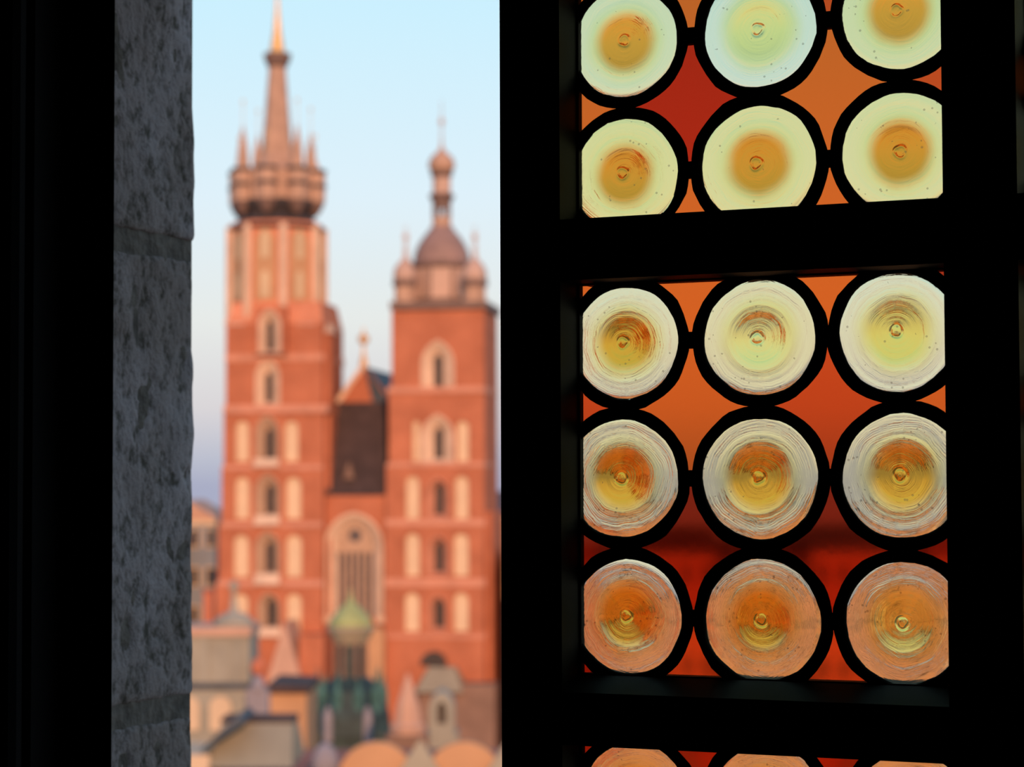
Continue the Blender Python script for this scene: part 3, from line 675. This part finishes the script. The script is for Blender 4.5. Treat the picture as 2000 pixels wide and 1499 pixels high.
for (u, y) in ((790, 1.3), (925, 1.3), (795, DD-1.3), (930, DD-1.3)):
    x = cx(u, 560, y)
    def tz(v): return cz(v, u, y)
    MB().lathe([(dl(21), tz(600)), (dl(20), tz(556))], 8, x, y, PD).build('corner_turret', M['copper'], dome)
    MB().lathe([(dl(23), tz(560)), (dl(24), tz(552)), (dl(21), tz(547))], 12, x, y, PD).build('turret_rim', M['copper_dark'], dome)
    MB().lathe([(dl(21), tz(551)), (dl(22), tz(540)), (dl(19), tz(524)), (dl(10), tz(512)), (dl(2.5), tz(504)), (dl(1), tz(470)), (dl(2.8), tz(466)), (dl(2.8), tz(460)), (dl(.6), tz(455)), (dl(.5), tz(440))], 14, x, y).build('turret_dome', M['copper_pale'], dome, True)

# --- nave between and behind the towers
xn0, xn1 = cx(636, 968, .8), cx(752, 968, .8)
zr = cz(968, 690, .8)
wv = (1006, 1206); xw, zw0 = cp(691, wv[1], .8); zw1 = cz(wv[0], 691, .8)
A = arch(xw, zw0, cl(113, .8), zw1-zw0, k_=1.12); inner = arch(xw, zw0, cl(72, .8), cz(1024, 691, .8)-zw0, k_=1.2)
nf = pierced([(xn0-1, 0), (xn1+1, 0), (xn1+1, zr), (xn0-1, zr)], [A], .8, .5)
nf.box(xn0-1, xn1+1, 1.9, 6, 0, zr)
nave = nf.build('nave_front', M['brick'], church)
m = MB(); m.funnel(A, .72, inner, 1.6); out = arch(xw, zw0, cl(117, .8), cz(1001, 691, .8)-zw0, k_=1.12); m.funnel(out, .72, A, .72); m.funnel(out, .85, out, .72)
m.build('window_surround', M['sandstone'], nave)
MB().prism(inner, 1.62, 1.7).build('great_window_glass', M['glassdark'], nave)
m = MB(); z0 = zw0; zs = cz(1080, 691, .8)
for k in range(-2, 3):
    xx = xw+cl(70, .8)/6*k*1.08; m.box(xx-.11, xx+.11, 1.4, 1.62, z0, zs+.3)
m.build('mullions', M['tracery'], nave)
zh = zs; r_ = cl(13, .8); zc_ = cz(1047, 691, .8)
head = [p for p in inner if p[1] >= zh-.01]
m = pierced([(head[-1][0], zh), (head[0][0], zh)] + head, [[(xw+r_*math.cos(t*PI/6), zc_+r_*math.sin(t*PI/6)) for t in range(12)]], 1.45, .15)
m.build('tracery_head', M['tracery'], nave)
for u in (636, 748): x, z = cp(u, 1208, .5); MB().taper(x-.6, x+.6, .2, 1.2, z-.5, x-.7, x+.7, .1, 1.2, z+.2).build('ledge', M['sandstone'], nave)
# steep dark roof between the towers, then the gable and ridge behind it
x0, x1 = cx(625, 968, .6), cx(753, 968, .6); X0, X1 = cx(648, 786, 5), cx(753, 786, 5); zt_ = cz(786, 690, 5)
MB().add([(x0, .6, zr), (x1, .6, zr), (X1, 5, zt_), (X0, 5, zt_), (x0, 6, zr), (x1, 6, zr), (X1, 5.6, zt_), (X0, 5.6, zt_)],
         [(0, 1, 2, 3), (5, 4, 7, 6), (3, 2, 6, 7), (0, 3, 7, 4), (1, 5, 6, 2), (0, 4, 5, 1)]).build('steep_roof', M['slate'], church)
xd, zd = cp(682, 936, 1.2); MB().prism([(xd-.5, zd), (xd+.5, zd), (xd, zd+1.7)], .9, 3).build('roof_dormer', M['shade_brown'], church)
gx0, gz0 = cp(656, 790, 5.6); gx1, _ = cp(768, 790, 5.6); gxa, gza = cp(711, 714, 5.6)
m = MB().prism([(gx0, gz0-2), (gx1, gz0-2), (gx1, gz0), (gxa, gza), (gx0, gz0)], 5.6, 6.2); m.box(gx0, gx1, 5.7, 30, 0, gz0-1.9); gab = m.build('nave_gable', M['brick'], church)
m = MB(); m.add([(gx0-.3, 5.4, gz0), (gxa, 5.4, gza+.3), (gxa, 5.4, gza-.35), (gx0+.35, 5.4, gz0), (gx0-.3, 6.3, gz0), (gxa, 6.3, gza+.3), (gxa, 6.3, gza-.35), (gx0+.35, 6.3, gz0)],
                [(0, 3, 2, 1), (4, 5, 6, 7), (0, 1, 5, 4), (1, 2, 6, 5), (2, 3, 7, 6), (3, 0, 4, 7)]); m.build('gable_coping', M['sandstone'], gab)
MB().prism([(gx0, gz0-.1), (gx1, gz0-.1), (gxa, gza-.1)], 6.2, 40).build('nave_roof', M['slate_blue'], church)
x1_ = cx(738, 790, 5.3); MB().add([(gxa, 5.45, gza), (gx1, 5.45, gz0-.3), (gx1, 5.45, gz0-2), (x1_, 5.45, gz0-2), (gxa, 6.3, gza+.05), (gx1, 6.3, gz0-.25), (gx1, 6.3, gz0-2), (x1_, 6.3, gz0-2)],
         [(0, 3, 2, 1), (4, 5, 6, 7), (0, 1, 5, 4), (1, 2, 6, 5), (2, 3, 7, 6), (3, 0, 4, 7)]).build('gable_flashing', M['slate_blue'], gab)
x, z = gxa-cl(2, 5), gza
MB().lathe([(.45, z-.3), (.35, z+.5), (.2, z+1.0), (.12, z+1.6), (.12, z+2.1), (.5, z+2.4), (.55, z+2.9), (.12, z+3.2), (.08, z+3.8)], 8, x, 5.9).build('gable_finial', M['gold'], church)
# porch, chapel slopes and lower brickwork at the foot of the facade
x0, x1 = cx(522, 1330, -6), cx(588, 1330, -6); za, zb_ = cz(1330, 555, -6), cz(1215, 555, -6)
MB().prism([(x0, 0), (x1, 0), (x1, za), ((x0+x1)/2, zb_), (x0, za)], -6, -.4).build('chapel_gable', M['pinkplaster'], church)
x0, x1 = cx(584, 1300, -5), cx(632, 1300, -5); MB().box(x0, x1, -5, .6, 0, cz(1242, 600, -5)).build('porch_wall', M['brick'], church)
x0, x1 = cx(712, 1320, -2), cx(749, 1320, -2); MB().prism(arch(0, 0, x1-x0, cz(1226, 730, -2), round_=True), -2, .6).build('pale_buttress', M['orangeplaster'], church).location.x = (x0+x1)/2
x0, x1 = cx(818, 1340, -4), cx(966, 1340, -4)
m = MB().box(x0, x1, -4, -.4, 0, cz(1338, 880, -4)); po = m.build('porch', M['shade_brown'], church)
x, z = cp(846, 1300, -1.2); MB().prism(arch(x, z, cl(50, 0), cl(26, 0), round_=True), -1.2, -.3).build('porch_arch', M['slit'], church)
x0, x1 = cx(812, 1352, -4.4), cx(905, 1352, -4.4); MB().taper(x0, x1, -5, -.4, cz(1352, 860, -4.4), x0+.8, x1-1.2, -2, -.4, cz(1306, 860, -3)).build('porch_roof', M['tanroof'], church)
MB().box(cx(946, 1240, 1), cx(962, 1240, 1), 1, DD, 0, cz(1000, 955, 1)).build('side_buttress', M['brick'], church)

# ------------------------------------------------------------------ nearer rooftops
def local(name, u, d, label, cat, yaw=0.0, group=None):
    x, _ = at(u, 945, d); o = empty(name, wpos(x, d), YAW+yaw); tag(o, label, cat, group); return o, x
def Z(v, d): return at(1000, v, d)[1]
def Ln(n, d): return n/FPX*d
# green copper turret
d = 150; T, _ = local('copper_turret', 685, d, 'green copper roof turret with a yellow-green cap and a ring of pinnacles', 'turret')
MB().box(-Ln(84, d), Ln(84, d), -2.2, 2.2, 0, Z(1424, d)).build('turret_base', M['patina_dark'], T)
MB().lathe([(Ln(84, d), Z(1432, d)), (Ln(80, d), Z(1395, d)), (Ln(62, d), Z(1345, d)), (Ln(34, d), Z(1320, d))], 8, 0, 0, PI/8).build('spreading_roof', M['patina_dark'], T)
MB().lathe([(Ln(30, d), Z(1325, d)), (Ln(28, d), Z(1232, d))], 8, 0, 0, PI/8).build('lantern', M['patina_dark'], T)
for k in range(8):
    a = PI/8+k*PI/4; R_ = Ln(31, d)
    MB().lathe([(Ln(5, d), Z(1330, d)), (Ln(4, d), Z(1235, d))], 6, R_*math.sin(a), -R_*math.cos(a)).build('lantern_column', M['shade_brown'], T)
MB().lathe([(Ln(30, d), Z(1258, d)), (Ln(40, d), Z(1240, d)), (Ln(47, d), Z(1228, d)), (Ln(44, d), Z(1222, d))], 16).build('cap_rim', M['tanroof'], T)
MB().lathe([(Ln(45, d), Z(1226, d)), (Ln(40, d), Z(1210, d)), (Ln(26, d), Z(1192, d)), (Ln(10, d), Z(1178, d)), (Ln(3, d), Z(1166, d)), (.03, Z(1148, d))], 16).build('cap', M['goldgreen'], T, True)
for k in range(10):
    a = k*PI/5+.3; R_ = Ln(64, d); tp = 1302 if k % 2 else 1318
    MB().lathe([(Ln(10, d), Z(1432, d)), (Ln(9, d), Z(1350, d)), (Ln(5, d), Z(1338, d)), (.03, Z(tp, d))], 6, R_*math.sin(a), -R_*math.cos(a)).build('pinnacle', M['patina'], T)
for x in (-38, 38): MB().lathe([(Ln(9, d), Z(1440, d)), (Ln(9, d), Z(1390, d)), (Ln(3, d), Z(1372, d))], 8, Ln(x, d), -Ln(78, d)).build('stone_post', M['lilacstone'], T)
# pavilion with a grey cap at the open side
d = 112; P, _ = local('roof_pavilion', 420, d, 'shade-toned grey-tan stone pavilion with a low grey domed roof and finial', 'pavilion')
a, b_ = Ln(-110, d), Ln(68, d)
MB().box(a, b_, 0, 4, 0, Z(1238, d)).build('wall', M['shade_greystone'], P)
MB().box(a-.1, b_+.1, -.25, 4.2, Z(1240, d), Z(1224, d)).build('cornice', M['pinkplaster'], P)
MB().box(a-.05, b_+.05, -.12, 4.1, Z(1345, d), Z(1332, d)).build('ledge', M['slate_blue'], P)
for x in (-85, -20, 45): MB().box(Ln(x-9, d), Ln(x+9, d), -.12, .1, Z(1332, d), Z(1240, d)).build('pilaster', M['shade_greystone'], P)
for x in (-50, 12): MB().prism(arch(Ln(x, d), Z(1425, d), Ln(42, d), Ln(66, d), round_=True), -.1, .1).build('round_panel', M['cream'], P)
MB().lathe([(Ln(42, d), Z(1226, d)), (Ln(38, d), Z(1212, d)), (Ln(24, d), Z(1202, d)), (Ln(8, d), Z(1196, d)), (Ln(4, d), Z(1160, d)), (Ln(9, d), Z(1150, d)), (Ln(9, d), Z(1142, d)), (Ln(2, d), Z(1134, d))], 14, Ln(30, d), 1.5).build('domed_roof', M['shade_greystone'], P, True)
# grey stone pinnacle with a red ball
d = 110.8; P, _ = local('stone_pinnacle', 505, d, 'lilac-grey stone pinnacle topped with a reddish ball', 'pinnacle')
MB().box(-Ln(21, d), Ln(21, d), -Ln(18, d), Ln(18, d), 0, Z(1345, d)).build('shaft', M['lilacstone'], P)
MB().lathe([(Ln(22, d), Z(1347, d)), (Ln(12, d), Z(1335, d)), (Ln(8, d), Z(1318, d))], 10).build('neck', M['lilacstone'], P, True)
MB().lathe([(Ln(6, d), Z(1320, d)), (Ln(14, d), Z(1310, d)), (Ln(15, d), Z(1300, d)), (Ln(9, d), Z(1288, d)), (Ln(2, d), Z(1282, d))], 12).build('ball', M['terracotta'], P, True)
# orange chimney
d = 118; P, _ = local('chimney', 407, d, 'small orange brick chimney beside the grey pavilion dome', 'chimney')
MB().box(-Ln(9, d), Ln(9, d), .0, Ln(20, d), 0, Z(1156, d)).build('stack', M['terracotta'], P)
MB().box(-Ln(11, d), Ln(11, d), -.1, Ln(22, d), Z(1156, d), Z(1149, d)).build('chimney_cap', M['tileroof'], P)
# lit gable house between pavilion and turret
d = 135; P, _ = local('gable_house', 563, d, 'narrow house with a bare sunlit orange wall beside the green turret', 'house')
MB().box(-Ln(34, d), Ln(36, d), 0, 7, 0, Z(1350, d)).build('wall', M['orangeplaster'], P)
MB().prism([(-Ln(40, d), Z(1352, d)), (Ln(42, d), Z(1352, d)), (Ln(42, d), Z(1340, d)), (-Ln(40, d), Z(1336, d))], -.4, 7.2).build('flat_roof', M['slate'], P)
# pink obelisk
d = 125; P, _ = local('obelisk', 796, d, 'pink plastered obelisk with broad foot', 'obelisk')
MB().lathe([(Ln(34, d), 0), (Ln(34, d), Z(1425, d)), (Ln(36, d), Z(1418, d)), (Ln(29, d), Z(1412, d)), (Ln(22, d), Z(1375, d)), (Ln(9, d), Z(1335, d)), (Ln(2, d), Z(1316, d))], 8, 0, 0, PI/8).build('body', M['pinkplaster'], P)
MB().box(-Ln(40, d), Ln(40, d), -Ln(40, d), Ln(40, d), 0, Z(1432, d)).build('foot', M['shade_brown'], P)
# stone dormer
d = 130; P, _ = local('stone_dormer', 862, d, 'grey stone dormer turret with one dark window', 'dormer')
A = arch(0, Z(1432, d), Ln(50, d), Ln(82, d)); B = arch(0, Z(1412, d), Ln(17, d), Ln(42, d))
m = pierced(A, [B], -.6, .5); m.funnel(A, 2.0, A, -.6); m.box(-Ln(32, d), Ln(32, d), -.7, 2, 0, Z(1430, d)); m.build('dormer_wall', M['shade_greystone'], P)
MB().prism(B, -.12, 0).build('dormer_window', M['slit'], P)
# the arcaded hall along the bottom of the view: parapet with scallops
d = 96; x0, _ = at(330, 945, d); x1, _ = at(2150, 945, d)
H = empty('market_hall', wpos((x0+x1)/2, d), YAW); tag(H, 'long market hall with scalloped orange parapet running below the church', 'hall')
hw = (x1-x0)/2; mx_ = (x0+x1)/2
MB().box(-hw, hw, 0, 13, 0, Z(1540, d)).build('hall_wall', M['orangeplaster'], H)
MB().box(-hw+.1, hw-.1, .4, 12.8, Z(1540, d), Z(1532, d)).build('hall_roof', M['tileroof'], H)
def hx(u): return at(u, 945, d)[0]-mx_
def mound(u, w, vt, mt, y0=-.3, y1=.3):
    MB().prism(arch(hx(u), Z(1500, d)-1.0, Ln(w, d), Z(vt, d)-Z(1500, d)+1.0, 8, True), y0, y1).build('parapet_scallop', M[mt], H)
for u in (735, 905, 1075, 1245, 1415, 1585, 1755, 1925, 2095): mound(u, 150, 1448, 'orangeplaster')
for u in (820, 990, 1160, 1330, 1500, 1670, 1840, 2010): 
    x = hx(u); MB().taper(x-Ln(58, d), x+Ln(58, d), -1.2, .6, Z(1530, d), x-.05, x+.05, -.1, .1, Z(1446, d)).build('parapet_pyramid', M['tanroof'], H)
MB().lathe([(Ln(26, d), Z(1510, d)), (Ln(26, d), Z(1476, d)), (Ln(18, d), Z(1458, d)), (Ln(6, d), Z(1448, d))], 12, hx(638), -.6).build('stone_ball', M['lilacstone'], H, True)
x0h, x1h = hx(412), hx(575)
MB().taper(x0h, x1h, -.8, 5, Z(1494, d), x0h+.25, x1h-.25, 2, 4, Z(1418, d)).build('lead_roof', M['tanroof'], H)
MB().box(x0h+.2, x1h-.2, 1.9, 4.2, Z(1422, d), Z(1412, d)).build('roof_ridge', M['slate'], H)
MB().add([(hx(395), -.9, Z(1462, d)), (hx(420), -.9, Z(1450, d)), (hx(484), -.9, Z(1404, d)), (hx(470), -.9, Z(1392, d)), (hx(395), 3, Z(1462, d)), (hx(420), 3, Z(1450, d)), (hx(484), 3, Z(1404, d)), (hx(470), 3, Z(1392, d))],
         [(0, 1, 2, 3), (7, 6, 5, 4), (0, 4, 5, 1), (1, 5, 6, 2), (2, 6, 7, 3), (3, 7, 4, 0)]).build('sloping_gutter', M['slate_blue'], H)
MB().box(hx(330), hx(414), -.6, 4, 0, Z(1470, d)).build('end_block', M['cream'], H)

# ------------------------------------------------------------------ houses beside and behind the church
prev = [None]
def house(u0, u1, vt, vr, d, depth, wall_m, roof_m, label, floors=4, bays=4, name='town_house', ridge='along', yaw=0.0):
    x0, _ = at(u0, 945, d); x1, _ = at(u1, 945, d)
    if prev[0] is not None and u0 > 980: x0 = max(x0, prev[0]+.6)
    prev[0] = x1; w = x1-x0; o = empty(name, wpos((x0+x1)/2, d), YAW+yaw); tag(o, label, 'house')
    z1, zr_ = Z(vt, d), Z(vr, d)
    MB().box(-w/2, w/2, 0, depth, 0, z1).build('wall', M[wall_m], o)
    m = MB()
    if ridge == 'along': m.add([(-w/2-.2, -.4, z1), (w/2+.2, -.4, z1), (w/2+.2, depth+.4, z1), (-w/2-.2, depth+.4, z1), (-w/2-.2, depth/2, zr_), (w/2+.2, depth/2, zr_)], [(3, 2, 1, 0), (0, 1, 5, 4), (2, 3, 4, 5), (1, 2, 5), (3, 0, 4)])
    else: m.prism([(-w/2-.2, z1), (w/2+.2, z1), (0, zr_)], -.3, depth)
    m.build('roof', M[roof_m], o)
    MB().box(-w/2-.1, w/2+.1, -.35, .1, z1-.5, z1+.02).build('cornice', M['cream'], o)
    bw = w/bays; fh = min(4.2, (z1-1)/floors)
    fm = MB().box(-.62, .62, -.10, .05, -1.05, 1.05); fm2 = MB().box(-.45, .45, -.14, -.09, -.9, .9)
    a = fm.build('window', M['cream']); b2 = fm2.build('pane', M['winpane']); ma, mb_ = a.data, b2.data
    bpy.data.objects.remove(a); bpy.data.objects.remove(b2)
    for f in range(floors):
        for k in range(bays):
            wn = link('window', ma, o, (-w/2+bw*(k+.5), 0, z1-1.9-f*fh)); link('pane', mb_, wn)
    return o
house(990, 1180, 1105, 1062, 212, 12, 'terracotta', 'tileroof', 'terracotta town house beside the domed tower with a red tile roof', 5, 4)
house(1182, 1400, 1084, 1030, 205, 12, 'salmon', 'slate', 'wide salmon town house with five rows of windows, second from the domed tower', 5, 5)
house(1402, 1560, 1098, 1052, 200, 12, 'pinkplaster', 'slate', 'pink town house with a dark roof, third from the domed tower', 5, 3)
house(1562, 1790, 1082, 1028, 196, 12, 'salmon', 'slate_blue', 'salmon town house with a blue-grey roof, fourth from the domed tower', 5, 5)
house(1792, 1980, 1090, 1050, 192, 12, 'orangeplaster', 'tileroof', 'orange town house with red tiles, fifth from the domed tower', 5, 4)
house(1982, 2260, 1075, 1035, 188, 12, 'cream', 'tileroof', 'cream town house at the end of the row right of the church', 5, 5)
house(300, 428, 1015, 975, 240, 14, 'greyblue', 'pinkplaster', 'grey-blue house with a pink gable roof behind the tall tower', 6, 4, ridge='across')
house(100, 330, 1060, 1020, 225, 14, 'salmon', 'tileroof', 'salmon house standing left of the grey-blue gabled house', 5, 5)
house(958, 1010, 1010, 960, 250, 14, 'orangeplaster', 'slate_blue', 'tall orange house rising behind the domed tower', 6, 2)
